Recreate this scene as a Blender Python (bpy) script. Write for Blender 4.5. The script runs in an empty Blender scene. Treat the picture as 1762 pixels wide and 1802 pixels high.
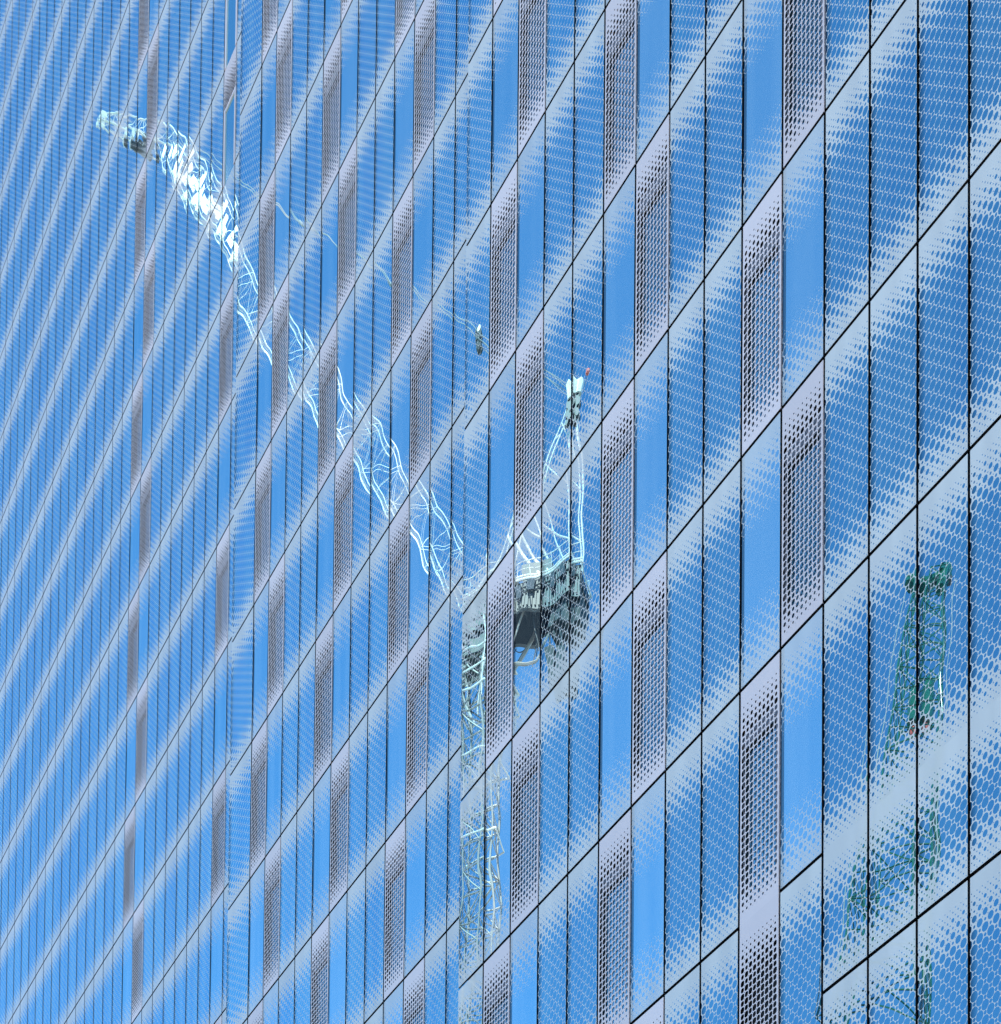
import bpy, bmesh, math, random
from mathutils import Vector, Matrix

sc = bpy.context.scene
col = sc.collection
random.seed(7)

# ------------------------------------------------------------------ camera
A_ = 0.1            # dot lattice pitch (m)
W = 10 * A_         # panel width
H = 36 * A_         # storey height
F_PX, CX, CY, REFW, REFH = 3612.05, 964.592, 3677.942, 1762.0, 1802.0
YAW, PITCH, ROLL = 1.04227048, 0.0409124, -0.00856339
EYE = Vector((0.0, -17.270144, 1.7))
XA, XB, XC = -33.263408, -48.936892, -54.040783     # column origins of the three bays
YA, YB, YC = 0.0, 1.630393, 1.630393 + 1.621168      # the bays step back
Z0 = 40.054546 + 1.7                                  # joint height of storey line 0
R_CAM = Matrix.Rotation(YAW, 3, 'Z') @ Matrix.Rotation(PITCH, 3, 'X') @ Matrix.Rotation(ROLL, 3, 'Y')

cam_d = bpy.data.cameras.new('camera')
cam = bpy.data.objects.new('camera', cam_d); col.objects.link(cam)
cam.location = EYE
cam.rotation_euler = (R_CAM @ Matrix.Rotation(math.radians(90), 3, 'X')).to_euler()
cam_d.sensor_fit = 'HORIZONTAL'; cam_d.sensor_width = 36.0
cam_d.lens = F_PX / REFW * 36.0
cam_d.shift_x = (REFW / 2 - CX) / REFW
cam_d.shift_y = (CY - REFH / 2) / REFW
cam_d.clip_end = 5000
sc.camera = cam

# ------------------------------------------------------------------ sky and sun
SUN_EL, SUN_AZ = math.radians(48), math.radians(28)      # azimuth from +Y (behind the tower) towards +X
world = bpy.data.worlds.new('World'); sc.world = world; world.use_nodes = True
wn = world.node_tree.nodes; wl = world.node_tree.links
sky = wn.new('ShaderNodeTexSky'); sky.sky_type = 'NISHITA'; sky.sun_disc = False
sky.sun_elevation = SUN_EL; sky.sun_rotation = SUN_AZ
sky.altitude = 1500; sky.air_density = 1.0; sky.dust_density = 0.0; sky.ozone_density = 9.0
bg = wn['Background']; bg.inputs['Strength'].default_value = 0.15
hs = wn.new('ShaderNodeHueSaturation'); hs.inputs['Saturation'].default_value = 1.05; hs.inputs['Hue'].default_value = 0.4905      # polarised, very clear air
wl.new(sky.outputs['Color'], hs.inputs['Color']); wl.new(hs.outputs['Color'], bg.inputs['Color'])
sun_d = bpy.data.lights.new('sun', 'SUN'); sun_d.energy = 4.8; sun_d.angle = math.radians(0.53)
sun_d.color = (1.0, 0.95, 0.88)
sun = bpy.data.objects.new('sun', sun_d); col.objects.link(sun)
to_sun = Vector((math.sin(SUN_AZ) * math.cos(SUN_EL), math.cos(SUN_AZ) * math.cos(SUN_EL), math.sin(SUN_EL)))
sun.rotation_euler = to_sun.to_track_quat('Z', 'Y').to_euler()
sun.location = (0, 60, 160)
sc.view_settings.view_transform = 'Standard'; sc.view_settings.look = 'None'
sc.view_settings.exposure = 1.25; sc.view_settings.gamma = 1.0
sc.view_settings.use_curve_mapping = False

# ------------------------------------------------------------------ projection helpers (survey of the place)
def project(p):
    q = R_CAM.transposed() @ (Vector(p) - EYE)
    return CX + F_PX * q.x / q.y, CY - F_PX * q.z / q.y
def behind_glass(px, py, depth):
    """point at a given depth along the sight line through a photo position"""
    return EYE + R_CAM @ Vector(((px - CX) / F_PX, 1.0, (CY - py) / F_PX)) * depth
def mirrored(px, py, depth, plane):
    v = behind_glass(px, py, depth)
    return Vector((v.x, 2 * plane - v.y, v.z))

# ------------------------------------------------------------------ node maths helper
class N:
    def __init__(s, t, sock): s.t, s.s = t, sock
    def _m(s, op, b=None, c=None):
        n = s.t.nodes.new('ShaderNodeMath'); n.operation = op
        for k, v in enumerate((s, b, c)):
            if v is None: continue
            if isinstance(v, N): s.t.links.new(v.s, n.inputs[k])
            else: n.inputs[k].default_value = v
        return N(s.t, n.outputs[0])
    def __add__(s, b): return s._m('ADD', b)
    def __sub__(s, b): return s._m('SUBTRACT', b)
    def __mul__(s, b): return s._m('MULTIPLY', b)
    def __lt__(s, b): return s._m('LESS_THAN', b)
    def __gt__(s, b): return s._m('GREATER_THAN', b)
    def rsub(s, k): return (s * -1.0) + k
    def min(s, b): return s._m('MINIMUM', b)
    def max(s, b): return s._m('MAXIMUM', b)
    def round(s): return s._m('ROUND')
    def sqrt(s): return s._m('SQRT')
    def curve(s, pts):
        """piecewise linear function"""
        out = None
        n = s.t.nodes.new('ShaderNodeValToRGB'); n.color_ramp.interpolation = 'LINEAR'
        lo, hi = pts[0][0], pts[-1][0]
        top = max(p[1] for p in pts)
        x = (s - lo) * (1.0 / (hi - lo))
        s.t.links.new(x.s, n.inputs[0])
        el = n.color_ramp.elements
        while len(el) < len(pts): el.new(0.5)
        for k, (a, b) in enumerate(pts):
            el[k].position = (a - lo) / (hi - lo)
        for k, (a, b) in enumerate(pts):
            v = b / top; el[k].color = (v, v, v, 1)
        return N(s.t, n.outputs[0]) * top

def new_mat(name):
    m = bpy.data.materials.new(name); m.use_nodes = True
    t = m.node_tree; t.nodes.clear()
    out = t.nodes.new('ShaderNodeOutputMaterial')
    return m, t, out
def plain(name, colr, rough=0.5, metal=0.0, var=0.12, scale=3.0):
    m, t, out = new_mat(name)
    p = t.nodes.new('ShaderNodeBsdfPrincipled')
    tc = t.nodes.new('ShaderNodeTexCoord')
    nz = t.nodes.new('ShaderNodeTexNoise'); nz.inputs['Scale'].default_value = scale; nz.inputs['Detail'].default_value = 5
    t.links.new(tc.outputs['Object'], nz.inputs['Vector'])
    mx = t.nodes.new('ShaderNodeMix'); mx.data_type = 'RGBA'
    mx.inputs[6].default_value = [c * (1 - var) for c in colr] + [1]
    mx.inputs[7].default_value = [min(1, c * (1 + var)) for c in colr] + [1]
    t.links.new(nz.outputs['Fac'], mx.inputs[0])
    t.links.new(mx.outputs[2], p.inputs['Base Color'])
    p.inputs['Roughness'].default_value = rough; p.inputs['Metallic'].default_value = metal
    t.links.new(p.outputs[0], out.inputs['Surface'])
    return m

TINT_F = (0.48, 0.87, 0.96)
TINT_G = (0.66, 1.0, 1.0)

def wavy_normal(t, amp=0.0046, pillow=-0.0050, pillow_z=-0.0012, tilt=0.0022, rows=36.0):
    """slightly dished, slightly rolled sheet of glass: a normal a few mrad off flat"""
    tc = t.nodes.new('ShaderNodeTexCoord')
    sx = t.nodes.new('ShaderNodeSeparateXYZ'); t.links.new(tc.outputs['Object'], sx.inputs[0])
    x, z = N(t, sx.outputs[0]), N(t, sx.outputs[2])
    oi = t.nodes.new('ShaderNodeObjectInfo'); rnd = N(t, oi.outputs['Random'])
    off = t.nodes.new('ShaderNodeVectorMath'); off.operation = 'ADD'
    cb = t.nodes.new('ShaderNodeCombineXYZ')
    t.links.new((rnd * 91.0).s, cb.inputs[0]); t.links.new((rnd * 53.0).s, cb.inputs[1])
    t.links.new(tc.outputs['Object'], off.inputs[0]); t.links.new(cb.outputs[0], off.inputs[1])
    nz = t.nodes.new('ShaderNodeTexNoise'); nz.inputs['Scale'].default_value = 0.95
    nz.inputs['Detail'].default_value = 0.6; nz.inputs['Roughness'].default_value = 0.35
    t.links.new(off.outputs[0], nz.inputs['Vector'])
    sc_ = t.nodes.new('ShaderNodeSeparateColor'); t.links.new(nz.outputs['Color'], sc_.inputs[0])
    wn_ = t.nodes.new('ShaderNodeTexWhiteNoise'); wn_.noise_dimensions = '1D'; t.links.new(rnd.s, wn_.inputs['W'])
    sw = t.nodes.new('ShaderNodeSeparateColor'); t.links.new(wn_.outputs['Color'], sw.inputs[0])
    dx = (x - 0.5) * (-pillow) + (N(t, sc_.outputs[0]) - 0.5) * (amp * 2) + (N(t, sw.outputs[0]) - 0.5) * tilt
    dz = (z - rows * A_ / 2) * (-pillow_z / 3.6) + (N(t, sc_.outputs[1]) - 0.5) * (amp * 2) + (N(t, sw.outputs[1]) - 0.5) * tilt
    cn = t.nodes.new('ShaderNodeCombineXYZ')
    t.links.new(dx.s, cn.inputs[0]); t.links.new(dz.s, cn.inputs[2])
    ge = t.nodes.new('ShaderNodeNewGeometry')
    ad = t.nodes.new('ShaderNodeVectorMath'); ad.operation = 'ADD'
    t.links.new(ge.outputs['Normal'], ad.inputs[0]); t.links.new(cn.outputs[0], ad.inputs[1])
    no = t.nodes.new('ShaderNodeVectorMath'); no.operation = 'NORMALIZE'
    t.links.new(ad.outputs[0], no.inputs[0])
    return no.outputs[0], x, z, rnd

def glossy(t, colr, rough, nrm):
    g = t.nodes.new('ShaderNodeBsdfGlossy')
    g.inputs['Color'].default_value = (*colr, 1); g.inputs['Roughness'].default_value = rough
    t.links.new(nrm, g.inputs['Normal']); return g.outputs[0]
def mix(t, fac, a, b):
    m = t.nodes.new('ShaderNodeMixShader')
    if isinstance(fac, N): t.links.new(fac.s, m.inputs[0])
    elif isinstance(fac, float): m.inputs[0].default_value = fac
    else: t.links.new(fac, m.inputs[0])
    t.links.new(a, m.inputs[1]); t.links.new(b, m.inputs[2]); return m.outputs[0]
def diffuse(t, colr):
    d = t.nodes.new('ShaderNodeBsdfDiffuse'); d.inputs['Color'].default_value = (*colr, 1); return d.outputs[0]

BIG_F = [(-1, 0), (-0.5, .10), (0, .12), (1, .27), (2, .36), (3, .455), (5, .60), (7, .665), (9, .68), (40, .68)]
MED_F = [(-1, 0), (-0.5, .10), (0, .11), (2, .16), (4, .20), (7, .255), (9, .275), (40, .275)]
BIG_G = [(-1, 0), (-0.5, .10), (0, .12), (1, .27), (2, .36), (3, .455), (5, .60), (7, .66), (9, .69), (11, .78), (13, 1.02), (40, 1.02)]
MED_G = [(-1, 0), (-0.5, .10), (0, .11), (2, .16), (4, .20), (7, .25), (9, .28), (12, .36), (40, .5)]
TINY = [(-1, 0), (-0.5, .085), (0, .095), (2, .10), (4, .07), (5, 0), (40, 0)]

def pane_material(name, rows, big, med, clear):
    m, t, out = new_mat(name)
    nrm, x, z, rnd = wavy_normal(t, rows=rows)
    u = x * (1 / A_); j = (z * (1 / A_)).rsub(rows)           # columns from the left joint, rows down from the top joint
    def level(jn): return (jn - 3.0).min(jn.rsub(rows) - 1.0)
    def dots(uu, jj, shift, curve):
        s = (uu + jj) * 0.5 + shift; q = (uu - jj) * 0.5 + shift
        sr, qr = s.round(), q.round()
        ds, dq = s - sr, q - qr
        dist = ((ds * ds + dq * dq) * 2.0).sqrt()
        jn = (sr - qr)
        return dist < level(jn).curve(curve)
    h_big = dots(u + 1.0, j, 0.0, big)
    h_med = dots(u + 1.0, j, 0.5, med)
    ut, jt = u - 0.5, j - 0.5
    du, dj = ut - ut.round(), jt - jt.round()
    h_tiny = (du * du + dj * dj).sqrt() < level(jt.round() + 0.5).curve(TINY)
    hole = h_big.max(h_med).max(h_tiny)                        # 1 where the glass is bare
    # glass
    tint = TINT_G if clear else TINT_F
    fr = t.nodes.new('ShaderNodeFresnel'); fr.inputs['IOR'].default_value = 1.36
    f15 = t.nodes.new('ShaderNodeFresnel'); f15.inputs['IOR'].default_value = 1.5
    refl = ((N(t, f15.outputs[0]) - 0.06) * (3.2 if not clear else 0.6) + (0.58 if not clear else 0.87)).min(0.97)
    gl = t.nodes.new('ShaderNodeBsdfGlossy'); gl.inputs['Roughness'].default_value = 0.0
    t.links.new(nrm, gl.inputs['Normal'])
    st = t.nodes.new('ShaderNodeTexNoise'); st.noise_dimensions = '2D'; st.inputs['Scale'].default_value = 1.0; st.inputs['Detail'].default_value = 0.5
    cs = t.nodes.new('ShaderNodeCombineXYZ')
    t.links.new((x * 3.2 + rnd * 40.0).s, cs.inputs[0]); t.links.new((z * 0.16 + x * 0.25).s, cs.inputs[1])
    t.links.new(cs.outputs[0], st.inputs['Vector'])
    mc = t.nodes.new('ShaderNodeMix'); mc.data_type = 'RGBA'
    vary = (((N(t, st.outputs[0]) - 0.35) * 3.0).min(1.0).max(0.0)) * 0.6 + rnd * 0.4
    t.links.new(vary.s, mc.inputs[0])
    dv = 0.12 if clear else 0.09
    mc.inputs[6].default_value = (tint[0] * (1 - 2 * dv), tint[1] * (1 - dv), tint[2] * (1 - dv * .3), 1)
    mc.inputs[7].default_value = (min(1, tint[0] * (1 + 1.6 * dv)), min(1, tint[1] * (1 + dv * .6)), tint[2], 1)
    t.links.new(mc.outputs[2], gl.inputs['Color'])
    g = mix(t, refl, diffuse(t, (0.012, 0.03, 0.06) if not clear else (0.50, 0.60, 0.62)), gl.outputs[0])
    # black edge seal; at left the jamb's shade painted into the glass colour
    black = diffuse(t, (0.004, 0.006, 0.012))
    edge = (x < 0.038).max(x > 0.978)
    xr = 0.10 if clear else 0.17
    jamb_shade = ((x.rsub(xr)) * (1.0 / (xr - 0.03))).max(0.0).min(1.0) if not clear else (x < xr)
    g = mix(t, jamb_shade * 0.62, g, black)
    g = mix(t, edge * 0.97, g, black)
    # ceramic frit behind the outer surface, faintly rain-streaked
    fd = t.nodes.new('ShaderNodeBsdfDiffuse')
    fc = t.nodes.new('ShaderNodeMix'); fc.data_type = 'RGBA'; t.links.new(vary.s, fc.inputs[0])
    fc.inputs[6].default_value = (0.63, 0.62, 0.57, 1); fc.inputs[7].default_value = (0.74, 0.72, 0.65, 1)
    t.links.new(fc.outputs[2], fd.inputs['Color'])
    f = mix(t, fr.outputs[0], fd.outputs[0], glossy(t, (0.8, 0.92, 1), 0.0, nrm))
    if clear: f = mix(t, 0.22, f, g)
    t.links.new(mix(t, hole, f, g), out.inputs['Surface'])
    return m

M = {}
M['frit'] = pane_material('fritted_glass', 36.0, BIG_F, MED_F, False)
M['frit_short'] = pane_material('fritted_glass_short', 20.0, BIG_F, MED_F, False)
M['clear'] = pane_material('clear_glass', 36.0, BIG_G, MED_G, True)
M['seal'] = plain('black_seal', (0.006, 0.007, 0.010), 0.6)
M['plate'] = plain('pale_metal_paint', (0.85, 0.715, 0.67), 0.42, 0.0, 0.04, 1.2)
pt = M['plate'].node_tree; pb = next(n for n in pt.nodes if n.type == 'BSDF_PRINCIPLED')      # tone shifts from panel to panel
oi = pt.nodes.new('ShaderNodeObjectInfo'); mr = pt.nodes.new('ShaderNodeMapRange'); pt.links.new(oi.outputs['Random'], mr.inputs[0])
mr.inputs[3].default_value = 0.88; mr.inputs[4].default_value = 1.04
hv = pt.nodes.new('ShaderNodeHueSaturation'); pt.links.new(mr.outputs[0], hv.inputs['Value'])
pt.links.new(pb.inputs['Base Color'].links[0].from_socket, hv.inputs['Color']); pt.links.new(hv.outputs[0], pb.inputs['Base Color'])
M['frame'] = plain('grey_window_frame', (0.30, 0.29, 0.32), 0.5)
M['core'] = plain('dark_core_wall', (0.010, 0.011, 0.014), 0.8)
m, t, out = new_mat('recessed_glass')
nrm, x, z, rnd = wavy_normal(t)
t.links.new(mix(t, 0.80, diffuse(t, (0.01, 0.02, 0.04)), glossy(t, (0.60, 0.95, 1.0), 0.14, nrm)), out.inputs['Surface'])
M['recess_glass'] = m
M['white'] = plain('white_crane_paint', (0.78, 0.69, 0.62), 0.45, 0, 0.12)
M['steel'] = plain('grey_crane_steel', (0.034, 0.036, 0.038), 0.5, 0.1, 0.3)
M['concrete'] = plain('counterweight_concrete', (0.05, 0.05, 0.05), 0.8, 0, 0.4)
M['mast'] = plain('grey_mast_paint', (0.30, 0.26, 0.23), 0.4, 0.1, 0.35)
M['plate_back_hole_shade'] = plain('dark_plate_back_hole_shade', (0.02, 0.02, 0.024), 0.6)
M['rope'] = plain('wire_rope', (0.32, 0.29, 0.27), 0.5)
M['green'] = plain('green_crane_paint', (0.018, 0.105, 0.058), 0.2, 0, 0.5)
M['red'] = plain('red_paint', (0.75, 0.12, 0.08), 0.4)
M['cabglass'] = plain('cab_glass', (0.03, 0.035, 0.04), 0.15)
M['ground'] = plain('paved_ground', (0.40, 0.37, 0.33), 0.9, 0, 0.25, 0.15)

# ------------------------------------------------------------------ mesh helpers
def box(bm, x0, x1, y0, y1, z0, z1, mi=0, front=None):
    v = [bm.verts.new((x, y, z)) for z in (z0, z1) for y in (y0, y1) for x in (x0, x1)]
    for k, q in enumerate(((0, 1, 5, 4), (1, 3, 7, 5), (3, 2, 6, 7), (2, 0, 4, 6), (4, 5, 7, 6), (2, 3, 1, 0))):
        f = bm.faces.new([v[i] for i in q]); f.material_index = (front if (front is not None and k == 0) else mi)
def tube(bm, a, b, r, n=6, r2=None):
    a, b = Vector(a), Vector(b); d = (b - a)
    if d.length < 1e-6: return
    q = d.to_track_quat('Z', 'Y'); r2 = r if r2 is None else r2
    ra, rb = [], []
    for k in range(n):
        o = Vector((math.cos(2 * math.pi * k / n), math.sin(2 * math.pi * k / n), 0))
        ra.append(bm.verts.new(a + q @ (o * r))); rb.append(bm.verts.new(b + q @ (o * r2)))
    for k in range(n):
        bm.faces.new((ra[k], ra[(k + 1) % n], rb[(k + 1) % n], rb[k]))
    bm.faces.new(ra[::-1]); bm.faces.new(rb)
def mesh_of(bm, name, mats, fix=True):
    if fix: bmesh.ops.recalc_face_normals(bm, faces=bm.faces)
    me = bpy.data.meshes.new(name); bm.to_mesh(me); bm.free()
    for q in mats: me.materials.append(M[q])
    return me
def obj(name, me, parent=None, loc=(0, 0, 0)):
    o = bpy.data.objects.new(name, me); col.objects.link(o); o.location = loc
    if parent: o.parent = parent
    return o
def tag(o, label=None, cat=None, group=None, kind=None):
    for k, v in (('label', label), ('category', cat), ('group', group), ('kind', kind)):
        if v: o[k] = v
    return o

# ------------------------------------------------------------------ ground
bm = bmesh.new(); box(bm, -900, 900, -900, 900, -0.5, 0)
tag(obj('ground', mesh_of(bm, 'ground', ['ground'])), 'pale paved ground around the tower foot', 'ground', kind='structure')

# ------------------------------------------------------------------ panel meshes
GX, GZ, TH = 0.024, 0.028, 0.030
def pane_mesh(name, mat, rows, top_gap=GZ, bot_gap=GZ):
    bm = bmesh.new()
    box(bm, GX, W - GX, 0.0, TH, bot_gap, rows * A_ - top_gap, 1, 0)
    return mesh_of(bm, name, [mat, 'seal'])
ME_F = pane_mesh('fritted_glass_panel', 'frit', 36)
ME_F_OPEN = pane_mesh('fritted_glass_panel_open', 'frit', 36, GZ, 0.0)
ME_F_SHORT = pane_mesh('fritted_glass_panel_short', 'frit_short', 20, 0.0, GZ)
ME_G = pane_mesh('clear_window_panel', 'clear', 36)

def lerp(pts, x):
    if x <= pts[0][0]: return pts[0][1]
    for (a, b), (c, d) in zip(pts, pts[1:]):
        if x <= c: return b + (d - b) * (x - a) / (c - a)
    return pts[-1][1]
P_BIG = [(-.51, 0), (-.5, .11), (0, .13), (1, .20), (2, .32), (4, .43), (6, .475), (9, .50)]
P_MED = [(-.51, 0), (-.5, .10), (0, .12), (1, .18), (3, .28), (5, .36), (8, .42)]
P_TNY = [(-.01, 0), (0, .08), (6, .10)]
def plate_mesh(name, rows=36, bot_gap=GZ, last_row=None):
    """sheet with real round holes on a square lattice, large, middling and tiny ones"""
    bm = bmesh.new(); th = 0.006
    def lev(j): return min(j - 3, rows - j - 1)
    def rad(i, j):
        if not 1 <= i <= 9: return 0
        return lerp(P_BIG if (i + j) % 2 == 0 else P_MED, lev(j)) * A_
    def rt(i, j):                       # tiny hole at the half lattice point (i+.5, j+.5)
        if not (1 <= i <= 8): return 0
        return lerp(P_TNY, lev(j + .5)) * A_
    top = rows * A_
    end = last_row if last_row else rows - 1
    K = 12
    for j in range(1, end):
        for i in range(1, 10):
            cx, cz = i * A_, top - j * A_
            h = A_ / 2
            ring = []
            for sx, sz, ti, tj in ((1, 1, i, j - 1), (-1, 1, i - 1, j - 1), (-1, -1, i - 1, j), (1, -1, i, j)):
                r = rt(ti, tj) if tj >= 1 and tj < end - 0 else 0
                c = Vector((cx + sx * h, 0, cz + sz * h))
                # three points clockwise round the corner, seen as increasing angle
                if (sx, sz) == (1, 1): a = (270, 225, 180)
                elif (sx, sz) == (-1, 1): a = (0, 315, 270)
                elif (sx, sz) == (-1, -1): a = (90, 45, 0)
                else: a = (180, 135, 90)
                for g in a:
                    ring.append(Vector((c.x + r * math.cos(math.radians(g)), 0, c.z + r * math.sin(math.radians(g)))) if r > 0 else c.copy())
                if r > 0:               # wall of the tiny hole quarter
                    for e in (0, 1):
                        p0, p1 = ring[-3 + e], ring[-2 + e]
                        bm.faces.new([bm.verts.new(p) for p in (p0, p1, p1 + Vector((0, th, 0)), p0 + Vector((0, th, 0)))])
            r = rad(i, j)
            if r <= 0:
                pts = []
                for p in ring:
                    if not pts or (p - pts[-1]).length > 1e-6: pts.append(p)
                if (pts[0] - pts[-1]).length < 1e-6: pts.pop()
                bm.faces.new([bm.verts.new(p) for p in pts]); continue
            inner = []
            for p in ring:
                d = Vector((p.x - cx, 0, p.z - cz))
                inner.append(d)
            ang = [math.radians(g) for g in (22, 45, 68, 112, 135, 158, 202, 225, 248, 292, 315, 338)]
            inn = [Vector((cx + r * math.cos(a), 0, cz + r * math.sin(a))) for a in ang]
            for k in range(K):
                q = (k + 1) % K
                pts = [ring[k], ring[q], inn[q], inn[k]]
                if (ring[k] - ring[q]).length < 1e-6: pts = [ring[k], inn[q], inn[k]]
                bm.faces.new([bm.verts.new(p) for p in pts])
                bm.faces.new([bm.verts.new(p) for p in (inn[k], inn[q], inn[q] + Vector((0, th, 0)), inn[k] + Vector((0, th, 0)))]).material_index = 1  # hole walls take the dark back colour, their shade painted in
    # plain margins
    L, Rr = GX, W - GX
    def quad(x0, x1, z0, z1):
        bm.faces.new([bm.verts.new(p) for p in ((x0, 0, z0), (x1, 0, z0), (x1, 0, z1), (x0, 0, z1))])
    zt = top - GZ if rows == 36 or True else top
    if name.endswith('lower'): zt = top
    zb = bot_gap
    e0 = top - 0.5 * A_; e1 = top - (end - 0.5) * A_
    quad(L, .5 * A_, e1, e0); quad(9.5 * A_, Rr, e1, e0)
    quad(L, Rr, e0, zt)
    if not last_row: quad(L, Rr, zb, e1)
    bmesh.ops.remove_doubles(bm, verts=bm.verts, dist=1e-6)
    front = [f for f in bm.faces if max(v.co.y for v in f.verts) < 1e-6]
    dup = bmesh.ops.duplicate(bm, geom=front)['geom']
    for e in dup:
        if isinstance(e, bmesh.types.BMVert): e.co.y += th + .0005
        elif isinstance(e, bmesh.types.BMFace): e.material_index = 1
    # folded edges of the tray
    zlo = e1 if last_row else zb
    for x0, x1 in ((L, L + .004), (Rr - .004, Rr)):
        box(bm, x0, x1, 0.0005, 0.014, zlo, zt)
    bm.normal_update()
    return mesh_of(bm, name, ['plate', 'plate_back_hole_shade'], fix=False)
ME_M = plate_mesh('perforated_metal_panel')
ME_M_OPEN = plate_mesh('perforated_metal_panel_open', bot_gap=0.0)
ME_M_LOWER = plate_mesh('perforated_metal_panel_lower')
ME_M_CUT = plate_mesh('perforated_metal_panel_cut', last_row=13)

# the window behind a perforated plate: grey frame, sides blackened as reveal shade, recessed glass
FD, GD = 0.045, 0.10
bm = bmesh.new()
x0, x1, zt_, zb_ = 0.060, 0.84, H - 9.2 * A_, 0.12
box(bm, GX + .012, x0, FD, GD + .02, zb_, H - 7.0 * A_)
box(bm, x1, W - GX - .012, FD, GD + .02, zb_, H - 7.0 * A_)
box(bm, x0, x1, FD, GD + .02, zt_, H - 7.0 * A_)
box(bm, GX + .01, W - GX - .01, .009, GD + .02, .031, .05)
for f in bm.faces:
    c = f.calc_center_median()
    f.material_index = 0 if abs(c.y - FD) < 1e-4 else 1
ME_FRAME = mesh_of(bm, 'window_frame', ['frame', 'seal'])
for f in ME_FRAME.polygons: f.material_index = 0 if abs(f.center.y - FD) < 1e-4 else 1
bm = bmesh.new(); box(bm, x0 + .001, x1 - .001, GD, GD + .012, zb_ + .002, zt_ - .001)
ME_RG = mesh_of(bm, 'window_glass', ['recess_glass'])
# bare window with light frame (plate swung away below)
bm = bmesh.new()
for q in ((0.03, 0.13, 0.0, 0.05, 0.03, H - 12.5 * A_), (0.87, 0.97, 0.0, 0.05, 0.03, H - 12.5 * A_), (0.13, 0.87, 0.0, 0.05, H - 13.4 * A_, H - 12.5 * A_)):
    box(bm, *q)
bm2 = bmesh.new(); box(bm2, 0.13, 0.87, 0.028, 0.04, 0.035, H - 13.4 * A_)
ME_BAREG = mesh_of(bm2, 'vent_glass', ['recess_glass'])
ME_BARE = mesh_of(bm, 'vent_frame', ['plate'])

# ------------------------------------------------------------------ the tower
tower = obj('office_tower', None, None, (XA, YA, 0))
tag(tower, 'tall stepped glass tower with white dotted glass and perforated metal panels', 'building')
TO = Vector((XA, YA, 0))
ztop = Z0 + 12 * H
for name, xa, xb, y in (('near_bay', XA, -8.0, YA), ('middle_bay', XB - 0.62, XA, YB), ('far_bay', XC - 26, XB - 0.62, YC)):
    bm = bmesh.new(); box(bm, xa + 0.01, xb, y + 0.235, y + 24 - (y), 0, ztop)
    me = mesh_of(bm, 'core_wall', ['core']); o = obj('core_wall', me, tower); o.location = -TO
# return walls of the steps (fritless dark cladding)
def in_view(x0, x1, y, z0, z1, mg=45):
    ps = [project((x, y, z)) for x in (x0, x1) for z in (z0, z1)]
    xs = [p[0] for p in ps]; ys = [p[1] for p in ps]
    return max(xs) > -mg and min(xs) < REFW + mg and max(ys) > -mg and min(ys) < REFH + mg
rng = random.Random(3)
count = {}
def put(kind, x, y, z, sx=1.0):
    me = {'F': ME_F, 'Fo': ME_F_OPEN, 'Fs': ME_F_SHORT, 'G': ME_G, 'M': ME_M, 'Mo': ME_M_OPEN, 'Ml': ME_M_LOWER, 'V': ME_M_CUT}[kind]
    nm = {'F': 'fritted_glass_panel', 'G': 'clear_window_panel', 'M': 'perforated_metal_panel', 'V': 'perforated_metal_panel'}[kind[0]]
    o = obj(nm, me, tower, Vector((x, y, z)) - TO)
    if sx != 1.0: o.scale = (sx, 1, 1)
    count[nm] = count.get(nm, 0) + 1
    if kind[0] == 'V':
        obj('vent_frame', ME_BARE, o); obj('window_glass', ME_BAREG, o)
    elif kind[0] == 'M' and kind != 'Ml':
        obj('window_frame', ME_FRAME, o); obj('window_glass', ME_RG, o)
    return o
def bay(x_of, cols, kind_of, y, limit_x=None):
    for i in cols:
        for n in range(-14, 10):
            x = x_of(i); z = Z0 - (n + 1) * H
            if not in_view(x, x + W, y, z, z + H): continue
            for k, dz, in kind_of(i, n):
                put(k, x, y, z + dz)
def alt(left, n):
    return 'M' if (n % 2 == 1) == left else 'G'
def kinds_a(i, n):
    if n >= 6 and i >= 11:
        return [('Fs', H - 20 * A_), ] if n == 6 else []
    if i >= 11: return [('Fo' if n == 5 else 'F', 0)]
    if i == 10 and n >= 6: return [('F', 0)]
    if i == 9 and n == 5: return [('Mo', 0)]
    if i == 9 and n == 6: return [('Ml', 0)]
    if i in (1, 5, 9): return [(alt(True, n), 0)]
    if i in (2, 6, 10): return [(alt(False, n), 0)]
    return [('F', 0)]
def kinds_b(i, n):
    if i in (1, 5, 9): return [(alt(True, n), 0)]
    if i in (2, 6, 10): return [(alt(False, n), 0)]
    return [('F', 0)]
def kinds_c(i, n):
    if i == -1:
        if n in (-7, -6): return [('V', 0)]
        return [(alt(False, n), 0)]
    if i == -9: return [(alt(True, n), 0)]
    if i == -8: return [(alt(False, n), 0)]
    return [('F', 0)]
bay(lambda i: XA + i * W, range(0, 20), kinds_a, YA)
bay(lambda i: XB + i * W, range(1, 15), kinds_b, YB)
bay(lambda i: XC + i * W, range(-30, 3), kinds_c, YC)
# wider corner column of the middle bay
for n in range(-14, 10):
    z = Z0 - (n + 1) * H
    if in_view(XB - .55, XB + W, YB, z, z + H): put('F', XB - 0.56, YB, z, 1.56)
# lower podium row under the short panels of the near bay
for i in range(11, 20):
    z = Z0 - 6 * H - 20 * A_ - H
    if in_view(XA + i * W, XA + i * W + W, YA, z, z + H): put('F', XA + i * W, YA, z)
print('panels', count)

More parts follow.
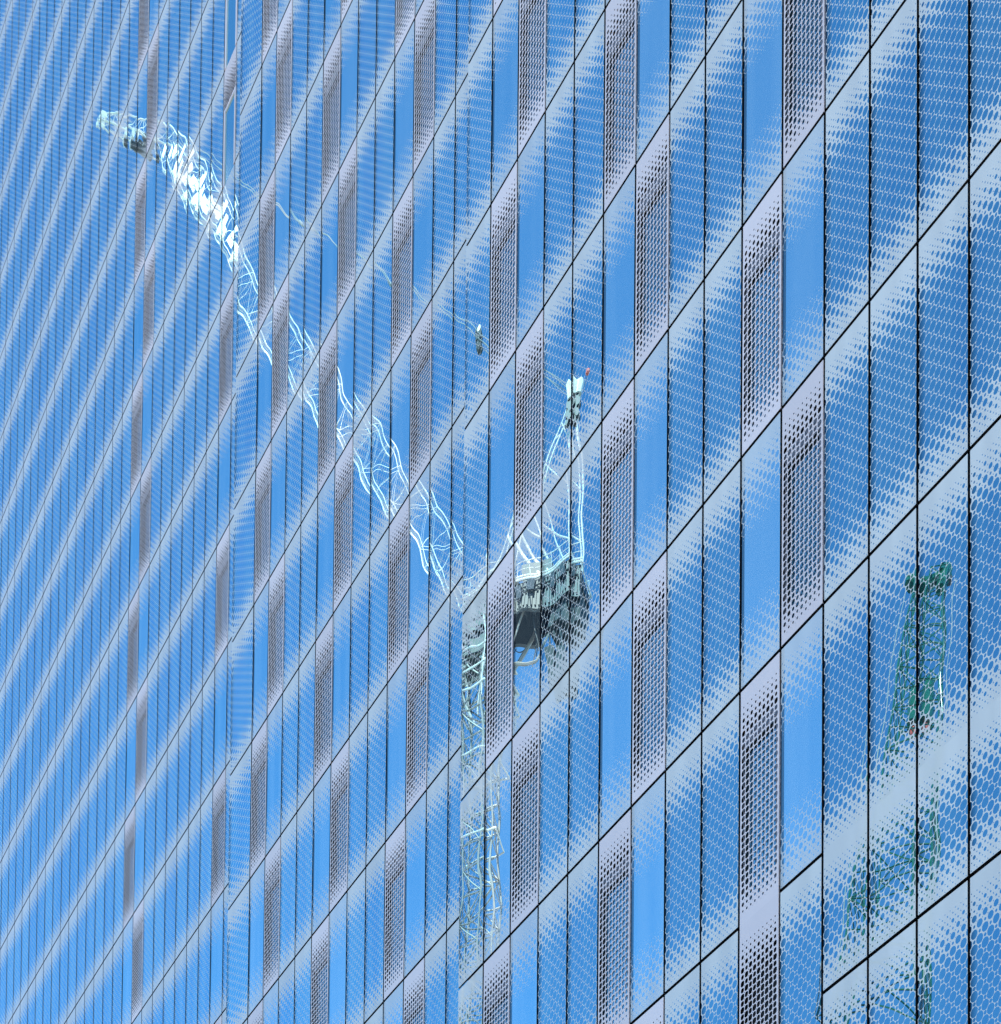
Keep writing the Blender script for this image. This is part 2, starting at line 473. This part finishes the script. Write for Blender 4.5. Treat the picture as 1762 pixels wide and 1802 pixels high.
# ------------------------------------------------------------------ cranes
def lattice(bm, p0, p1, side, up, w0, h0, w1, h1, bays, rc, rb, cross=True):
    p0, p1 = Vector(p0), Vector(p1)
    pts = []
    for k in range(bays + 1):
        f = k / bays; c = p0.lerp(p1, f)
        w = (w0 + (w1 - w0) * f) / 2; h = (h0 + (h1 - h0) * f) / 2
        pts.append([c + side * (a * w) + up * (b * h) for a, b in ((-1, -1), (1, -1), (1, 1), (-1, 1))])
    for k in range(bays):
        for e in range(4): tube(bm, pts[k][e], pts[k + 1][e], rc)
        for e in range(4):
            n = (e + 1) % 4
            if k % 2 == 0: tube(bm, pts[k][e], pts[k + 1][n], rb, 5)
            else: tube(bm, pts[k][n], pts[k + 1][e], rb, 5)
            tube(bm, pts[k + 1][e], pts[k + 1][n], rb, 5)
        if cross and k % 2 == 0: tube(bm, pts[k][0], pts[k][2], rb, 5)
    return pts
def rebase(bm, o):
    for v in bm.verts: v.co -= o

UP = Vector((0, 0, 1))
CR = R_CAM @ Vector((1, 0, 0)); CR.z = 0; CR.normalize()
CF = R_CAM @ Vector((0, 1, 0)); CF.z = 0; CF.normalize()
def flipy(v): return Vector((v.x, -v.y, v.z))

# white luffing crane: surveyed pivot, boom tip
ORI = mirrored(848, 1072, 118.7, YA)
E_S = flipy(CR * 0.94 - CF * 0.34); E_S.normalize()        # towards the counterweights
E_L = flipy(CR * 0.34 + CF * 0.94); E_L.normalize()
def loc(s, l, h): return ORI + E_S * s + E_L * l + UP * h
crane_base = Vector((ORI.x, ORI.y, 0))
crane = obj('tower_crane', None, None, crane_base)
tag(crane, 'white luffing tower crane with raised lattice boom, mirrored in the glass', 'crane')
def cpart(name, bm, mats, parent=None):
    rebase(bm, crane_base)
    return obj(name, mesh_of(bm, name, mats), parent or crane)
def obox(bm, s0, s1, l0, l1, h0, h1):
    v = [bm.verts.new(loc(s, l, h)) for h in (h0, h1) for l in (l0, l1) for s in (s0, s1)]
    for q in ((0, 1, 5, 4), (1, 3, 7, 5), (3, 2, 6, 7), (2, 0, 4, 6), (4, 5, 7, 6), (2, 3, 1, 0)):
        bm.faces.new([v[i] for i in q])

bm = bmesh.new()
mast_top = loc(0, 0, -3.6)
nb = int(mast_top.z / 1.5)
lattice(bm, Vector((ORI.x, ORI.y, 0)), mast_top, E_S, E_L, 1.9, 1.9, 1.9, 1.9, nb, 0.11, 0.05)
cpart('mast', bm, ['mast'])
bm = bmesh.new()                                            # slewing head under the deck
obox(bm, -1.15, 1.15, -1.15, 1.15, -3.6, -3.0); obox(bm, -0.95, 0.95, -0.95, 0.95, -3.0, -2.2); obox(bm, -1.3, 1.3, -1.2, 1.2, -2.2, -1.5)
tube(bm, loc(0, 0, -2.4), loc(0, 0, -0.9), 1.2, 20)
for s in (-1.0, 1.0):
    for l in (-1.0, 1.0): tube(bm, loc(s, l, -3.2), loc(s * .7, l * .7, -5.6), .09); 
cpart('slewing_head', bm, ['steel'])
bm = bmesh.new()                                            # machine deck
obox(bm, -1.4, 6.6, -1.30, -1.05, -1.75, 0.0); obox(bm, -1.4, 6.6, 1.05, 1.30, -1.75, 0.0)
for k in range(26):
    for l0, l1 in ((-1.38, -1.30), (1.30, 1.38)): obox(bm, -1.35 + k * .305, -1.22 + k * .305, l0, l1, -1.6, -.12)
for s in [-1.4 + .8 * k for k in range(11)]: obox(bm, s - .07, s + .07, -1.05, 1.05, -.85, -.2)
obox(bm, -1.4, 6.6, -1.05, 1.05, -.2, -.14)
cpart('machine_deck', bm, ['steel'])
bm = bmesh.new()                                            # pipes, brackets and cable loops along the deck side
rd = random.Random(11)
for l in (-1.40, 1.40):
    tube(bm, loc(-1.2, l, -.35), loc(4.4, l, -.42), .05); tube(bm, loc(.4, l, -.72), loc(6.5, l, -.66), .06)
    for k in range(9):
        a = -1.2 + k * .93 + rd.uniform(-.15, .15)
        tube(bm, loc(a, l, -.05), loc(a + rd.uniform(-.3, .3), l, -1.7), rd.uniform(.02, .05))
    for k in range(6):
        a = rd.uniform(-1, 6); p = loc(a, l, -1.75)
        for q in range(5):
            p2 = p + E_S * .16 - UP * (.16 - .08 * q); tube(bm, p, p2, .03, 5); p = p2
for k in range(7):
    a = rd.uniform(3.2, 6.4); tube(bm, loc(a, rd.uniform(-1, 1), -1.0), loc(a + rd.uniform(-.4, .4), rd.uniform(-1, 1), -rd.uniform(2.5, 4.4)), .035)
cpart('deck_piping', bm, ['steel'])
bm = bmesh.new()                                            # dark service boxes hung on the deck side
for l0, l1 in ((-1.62, -1.36), (1.36, 1.62)):
    for k in range(7):
        a = -1.1 + k * 1.08 + rd.uniform(-.15, .15); obox(bm, a, a + rd.uniform(.35, .8), l0, l1, -rd.uniform(.75, 1.15), -rd.uniform(.1, .4))
cpart('service_box', bm, ['cabglass'])
bm = bmesh.new()                                            # mast head clutter: ladder, collar beams
for s_ in (-1.2, 1.2):
    tube(bm, loc(s_, -1.3, -6.5), loc(s_, -1.3, -1.4), .06); tube(bm, loc(s_, 1.3, -6.5), loc(s_, 1.3, -1.4), .06)
for k in range(14): tube(bm, loc(-1.2, -1.3, -6.4 + k * .36), loc(-.6, -1.3, -6.4 + k * .36), .03)
for h in (-3.4, -4.6, -5.8, -9.5, -14):
    for l in (-1.35, 1.35): tube(bm, loc(-1.5, l, h), loc(1.5, l, h), .06)
    for s_ in (-1.5, 1.5): tube(bm, loc(s_, -1.35, h), loc(s_, 1.35, h), .06)
for a in (-1, 1):
    for b_ in (-1, 1): tube(bm, loc(a * 1.4, b_ * 1.3, -4.6), loc(a * .3, b_ * .3, -6.6), .10); tube(bm, loc(a * 1.4, b_ * 1.3, -4.6), loc(a * .2, b_ * .4, -3.2), .08)
cpart('mast_collar', bm, ['white'])
bm = bmesh.new()                                            # deck edge and handrail
for l in (-1.45, 1.45):
    tube(bm, loc(-1.5, l, .06), loc(6.7, l, .06), .07); tube(bm, loc(-1.5, l, .25), loc(6.7, l, .25), .05)
    tube(bm, loc(-1.5, l, 1.15), loc(6.7, l, 1.15), .03); tube(bm, loc(-1.5, l, .65), loc(6.7, l, .65), .02)
    for k in range(9): tube(bm, loc(-1.5 + k, l, 0), loc(-1.5 + k, l, 1.15), .025)
for s in (-1.5, 6.7): tube(bm, loc(s, -1.45, .06), loc(s, 1.45, .06), .06)
cpart('handrail', bm, ['white'])
bm = bmesh.new()                                            # winches and power pack
tube(bm, loc(1.6, -.8, .7), loc(1.6, .8, .7), .55, 14); obox(bm, 2.6, 4.2, -.8, .8, 0, 1.5); tube(bm, loc(4.9, -.7, .6), loc(4.9, .7, .6), .45, 14)
cpart('winch', bm, ['steel'])
for k in range(4):
    bm = bmesh.new(); s = 4.3 + k * .58
    obox(bm, s, s + .5, -1.0, 1.0, -3.0 + .2 * (k % 2), -.9)
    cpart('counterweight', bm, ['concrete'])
for k in range(2):
    bm = bmesh.new()
    obox(bm, 4.1 + k * .75, 4.7 + k * .75, -.8, .8, -6.0, -4.2)
    for l in (-.6, .6): tube(bm, loc(4.4 + k * .75, l, -4.2), loc(4.4 + k * .75, l, -2.3), .06)
    cpart('hanging_weight', bm, ['concrete'])
bm = bmesh.new()                                            # strut under the deck
tube(bm, loc(.7, -.8, -5.0), loc(3.2, -.8, -1.0), .08); tube(bm, loc(.7, .8, -5.0), loc(3.2, .8, -1.0), .08)
tube(bm, loc(.6, -.4, -4.4), loc(3.6, -.4, -4.0), .10); tube(bm, loc(3.6, -.4, -4.0), loc(4.3, -.4, -3.0), .10)
cpart('deck_strut', bm, ['mast'])
bm = bmesh.new(); obox(bm, -2.6, -1.2, 1.0, 2.5, -2.4, -.2)
cab = cpart('operator_cab', bm, ['white'])
bm = bmesh.new(); obox(bm, -2.62, -2.60, 1.15, 2.35, -1.9, -.6); obox(bm, -2.4, -1.4, 2.5, 2.52, -1.8, -.6)
obj('cab_window', (rebase(bm, crane_base), mesh_of(bm, 'cab_window', ['cabglass']))[1], cab)
# A-frame
apex = mirrored(1005, 692, 116.6, YA); apex2 = mirrored(1019, 690, 116.6, YA)
bm = bmesh.new()
fl1, fl2 = mirrored(893, 985, 118.4, YA), mirrored(868, 1010, 119.0, YA)
rl1, rl2 = mirrored(1031, 1040, 116.5, YA), mirrored(1027, 1046, 117.5, YA)
for ap, fo, re, rr in ((apex, fl2, rl2, .11), (apex2, fl1, rl1, .13)):
    tube(bm, fo, ap, .075, 8); tube(bm, re, ap, rr * .6, 8)
tube(bm, fl2, loc(-.6, -1, 0), .11, 8); tube(bm, fl1, loc(-.2, 1, 0), .11, 8)
for f in (.25, .5, .75, .92): tube(bm, fl2.lerp(apex, f), fl1.lerp(apex2, f), .06)
for f in (.3, .6, .85): tube(bm, fl2.lerp(apex, f), rl2.lerp(apex, f * .9), .05)
tube(bm, fl1.lerp(apex2, .17), loc(5.2, 1, 0), .11, 8); tube(bm, fl2.lerp(apex, .2), loc(4.4, -1, 0), .11, 8)
tube(bm, fl1.lerp(apex2, .36), loc(6.2, 1, 0), .07, 8)
cpart('a_frame', bm, ['white'])
for ap in (apex, apex2):
    bm = bmesh.new()
    for dz0, dz1, r0, r1 in ((-.3, .55, .34, .36), (.55, .95, .36, .06)):
        tube(bm, ap + UP * dz0, ap + UP * dz1, r0, 8, r1)
    cpart('apex_head', bm, ['white'])
    bm = bmesh.new()
    for q in range(5):
        a = ap + UP * (-.55 - .32 * q) + E_S * (.12 if q % 2 else -.12)
        tube(bm, a - E_L * .18, a + E_L * .18, .30 - .03 * q, 12)
    cpart('sheave', bm, ['steel'])
bm = bmesh.new(); bp = mirrored(1034, 655, 116.4, YA)
tube(bm, bp - UP * 1.4, bp, .025)
pole = cpart('beacon_pole', bm, ['steel'])
bm = bmesh.new(); bmesh.ops.create_icosphere(bm, subdivisions=2, radius=.22, matrix=Matrix.Translation(bp + UP * .1))
rebase(bm, crane_base); obj('beacon', mesh_of(bm, 'beacon', ['red']), pole)
# boom
Q1 = mirrored(690, 846, 120.2, YB); Q2 = mirrored(440, 518, 123.4, YB)
bd = (Q2 - Q1).normalized(); bl = bd.cross(UP).normalized(); bu = bl.cross(bd).normalized()
B0 = Q1 - bd * 12.4; B1 = Q1 + bd * 33.5
L = (B1 - B0).length
bm = bmesh.new()
c1, c2 = B0 + bd * (L * .07), B0 + bd * (L * .95)
lattice(bm, B0, c1, bl, bu, 1.5, .3, 1.8, 1.9, 2, .05, .018)
pts = lattice(bm, c1, c2, bl, bu, 1.8, 1.9, 1.8, 1.9, 24, .038, .013)
lattice(bm, c2, B1, bl, bu, 1.8, 1.9, 1.2, 1.2, 2, .042, .016)
for e in (0, 1):                                            # stringers of the walkway on the lower face
    for k in range(0, 24):
        tube(bm, pts[k][e] * .8 + pts[k][1 - e] * .2 - bu * .12, pts[k + 1][e] * .8 + pts[k + 1][1 - e] * .2 - bu * .12, .024, 5)
for q in [loc(-.9, -1.0, .1), loc(-.9, 1.0, .1)]: tube(bm, q, B0, .10, 8)
boom = cpart('boom', bm, ['white'])
bm = bmesh.new()
f0, f1 = .80, .97
ncl = 9
for sgn in (-1, 1):
    for k in range(ncl):
        a = B0 + bd * L * (f0 + (f1 - f0) * k / ncl); b = B0 + bd * L * (f0 + (f1 - f0) * (k + .58) / ncl)
        lo, hi = ((-.86, .20), (-.30, .75), (-.70, .05))[k % 3]
        q = [a + bl * sgn * .93 + bu * lo, b + bl * sgn * .93 + bu * lo, b + bl * sgn * .93 + bu * hi, a + bl * sgn * .93 + bu * hi]
        q2 = [p + bl * sgn * .03 for p in q]
        vs = [bm.verts.new(p) for p in q + q2]
        for f in ((0, 1, 2, 3), (4, 5, 6, 7), (0, 1, 5, 4), (1, 2, 6, 5), (2, 3, 7, 6), (3, 0, 4, 7)): bm.faces.new([vs[i] for i in f])
rebase(bm, crane_base); obj('boom_cladding', mesh_of(bm, 'boom_cladding', ['white']), boom)
# head of the boom: a short nose reaching on towards the hook
T1 = mirrored(172, 208, 125.6, YC); nd = (T1 - B1).normalized(); nl = nd.cross(UP).normalized(); nu = nl.cross(nd)
bm = bmesh.new(); lattice(bm, B1, T1, nl, nu, 1.2, 1.3, .45, .35, 3, .05, .02, False)
nose = cpart('boom_nose', bm, ['white'])
NL = (T1 - B1).length
for q, rr in ((.30, .30), (.52, .30), (.97, .17)):
    bm = bmesh.new(); c = B1 + nd * NL * q - nu * (.55 if q < .9 else 0)
    tube(bm, c - nl * .45, c - nl * .2, rr, 16); tube(bm, c + nl * .2, c + nl * .45, rr, 16)
    rebase(bm, crane_base); obj('sheave', mesh_of(bm, 'sheave', ['steel' if q < .4 else 'white']), nose)
bm = bmesh.new(); c = B1 + nd * NL * .45 - nu * 1.0
tube(bm, c - nd * .8 - nu * .2, c + nd * .6 + nu * .15, .22, 10)
rebase(bm, crane_base); obj('hook_block', mesh_of(bm, 'hook_block', ['steel']), nose)
# pendants
br = mirrored(847, 598, 117.6, YA)
bm = bmesh.new()
tube(bm, br - E_L * .3, br + E_L * .3, .36, 14); tube(bm, br - UP * .9 + E_S * .2, br + UP * .5 - E_S * .3, .28, 8)
blk = cpart('bridle_block', bm, ['concrete'])
bm = bmesh.new(); tube(bm, br + UP * .30 - E_L * .33, br + UP * .30 + E_L * .33, .19, 12); rebase(bm, crane_base); obj('block_cover', mesh_of(bm, 'block_cover', ['white']), blk)
att = B0 + bd * L * .97 + bu * .95
bm = bmesh.new()
for o in (-.35, .35):
    tube(bm, att + bl * o, br + E_L * o, .026)
    tube(bm, br + E_L * o, (apex if o < 0 else apex2) + UP * .4, .022); tube(bm, br + E_L * o - UP * .3, (apex if o < 0 else apex2) - UP * .1, .022)
for f in (.22, .45, .68, .9):
    c = att.lerp(br, f); d = (br - att).normalized(); tube(bm, c - d * .35, c + d * .35, .10, 8)
cpart('pendant_rope', bm, ['rope'])

# green crane
G0 = mirrored(1535, 1860, 74.0, YA); G1 = mirrored(1652, 1016, 107.0, YA)
gbase = Vector((G0.x, G0.y, 0))
gcrane = obj('lattice_boom_crane', None, None, gbase)
tag(gcrane, 'green lattice boom crane mirrored low in the right glass panels', 'crane')
def gpart(name, bm, mats, parent=None):
    rebase(bm, gbase); return obj(name, mesh_of(bm, name, mats), parent or gcrane)
gd = (G1 - G0).normalized(); gl = gd.cross(UP).normalized(); gu = gl.cross(gd).normalized(); GL = (G1 - G0).length
bm = bmesh.new()
lattice(bm, G0, G1, gl, gu, 3.2, 2.9, 1.1, 1.15, 20, .06, .034)
gb = gpart('boom', bm, ['green'])
bm = bmesh.new(); lattice(bm, gbase, G0, Vector((1, 0, 0)), Vector((0, 1, 0)), 2.2, 2.2, 2.2, 2.2, 18, .10, .05)
gpart('mast', bm, ['green'])
bm = bmesh.new()
h0 = G1 - gd * .4; SG = 1.0 if flipy(gl).dot(CR) > 0 else -1.0     # which way is right in the mirror
for a, b, r0, r1 in ((-1.8, .4, .34, .5), (.4, 1.6, .5, .42), (1.6, 2.7, .42, .12)):
    tube(bm, h0 + gd * a + gl * SG * .25, h0 + gd * b + gl * SG * .45, r0, 7, r1)
tube(bm, h0 - gl * SG * 1.0 - gd * .5, h0 + gl * SG * .1 + gd * .6, .42, 9, .3); tube(bm, h0 - gl * SG * 1.05 - gd * .9, h0 - gl * SG * 1.0 + gd * .1, .34, 9)
gpart('boom_head', bm, ['green'])
bm = bmesh.new()
for q in (-1.1, .2, .9):
    c = h0 + gl * SG * q * .75 - gd * .3; tube(bm, c - gu * .2, c + gu * .2, .32, 14)
gpart('head_sheave', bm, ['steel'])
bm = bmesh.new(); c = G0.lerp(G1, .66)
tube(bm, c - gd * 2.0 - gu * .3, c + gd * 2.0 - gu * .3, .42, 12); tube(bm, c + gd * 2.0 - gu * .3, c + gd * 3.4 - gu * .2, .42, 10, .12)
gpart('rope_guide', bm, ['green'])
bm = bmesh.new(); bmesh.ops.create_icosphere(bm, subdivisions=2, radius=.26, matrix=Matrix.Translation(c - gd * 2.3 - gu * .35))
gpart('marker', bm, ['red'])
bm = bmesh.new()
for q in (-1.25, 1.3): tube(bm, h0 + gl * q, G0 + gl * q * 1.3 + gu * 1.6, .03)
gpart('hoist_rope', bm, ['rope'])
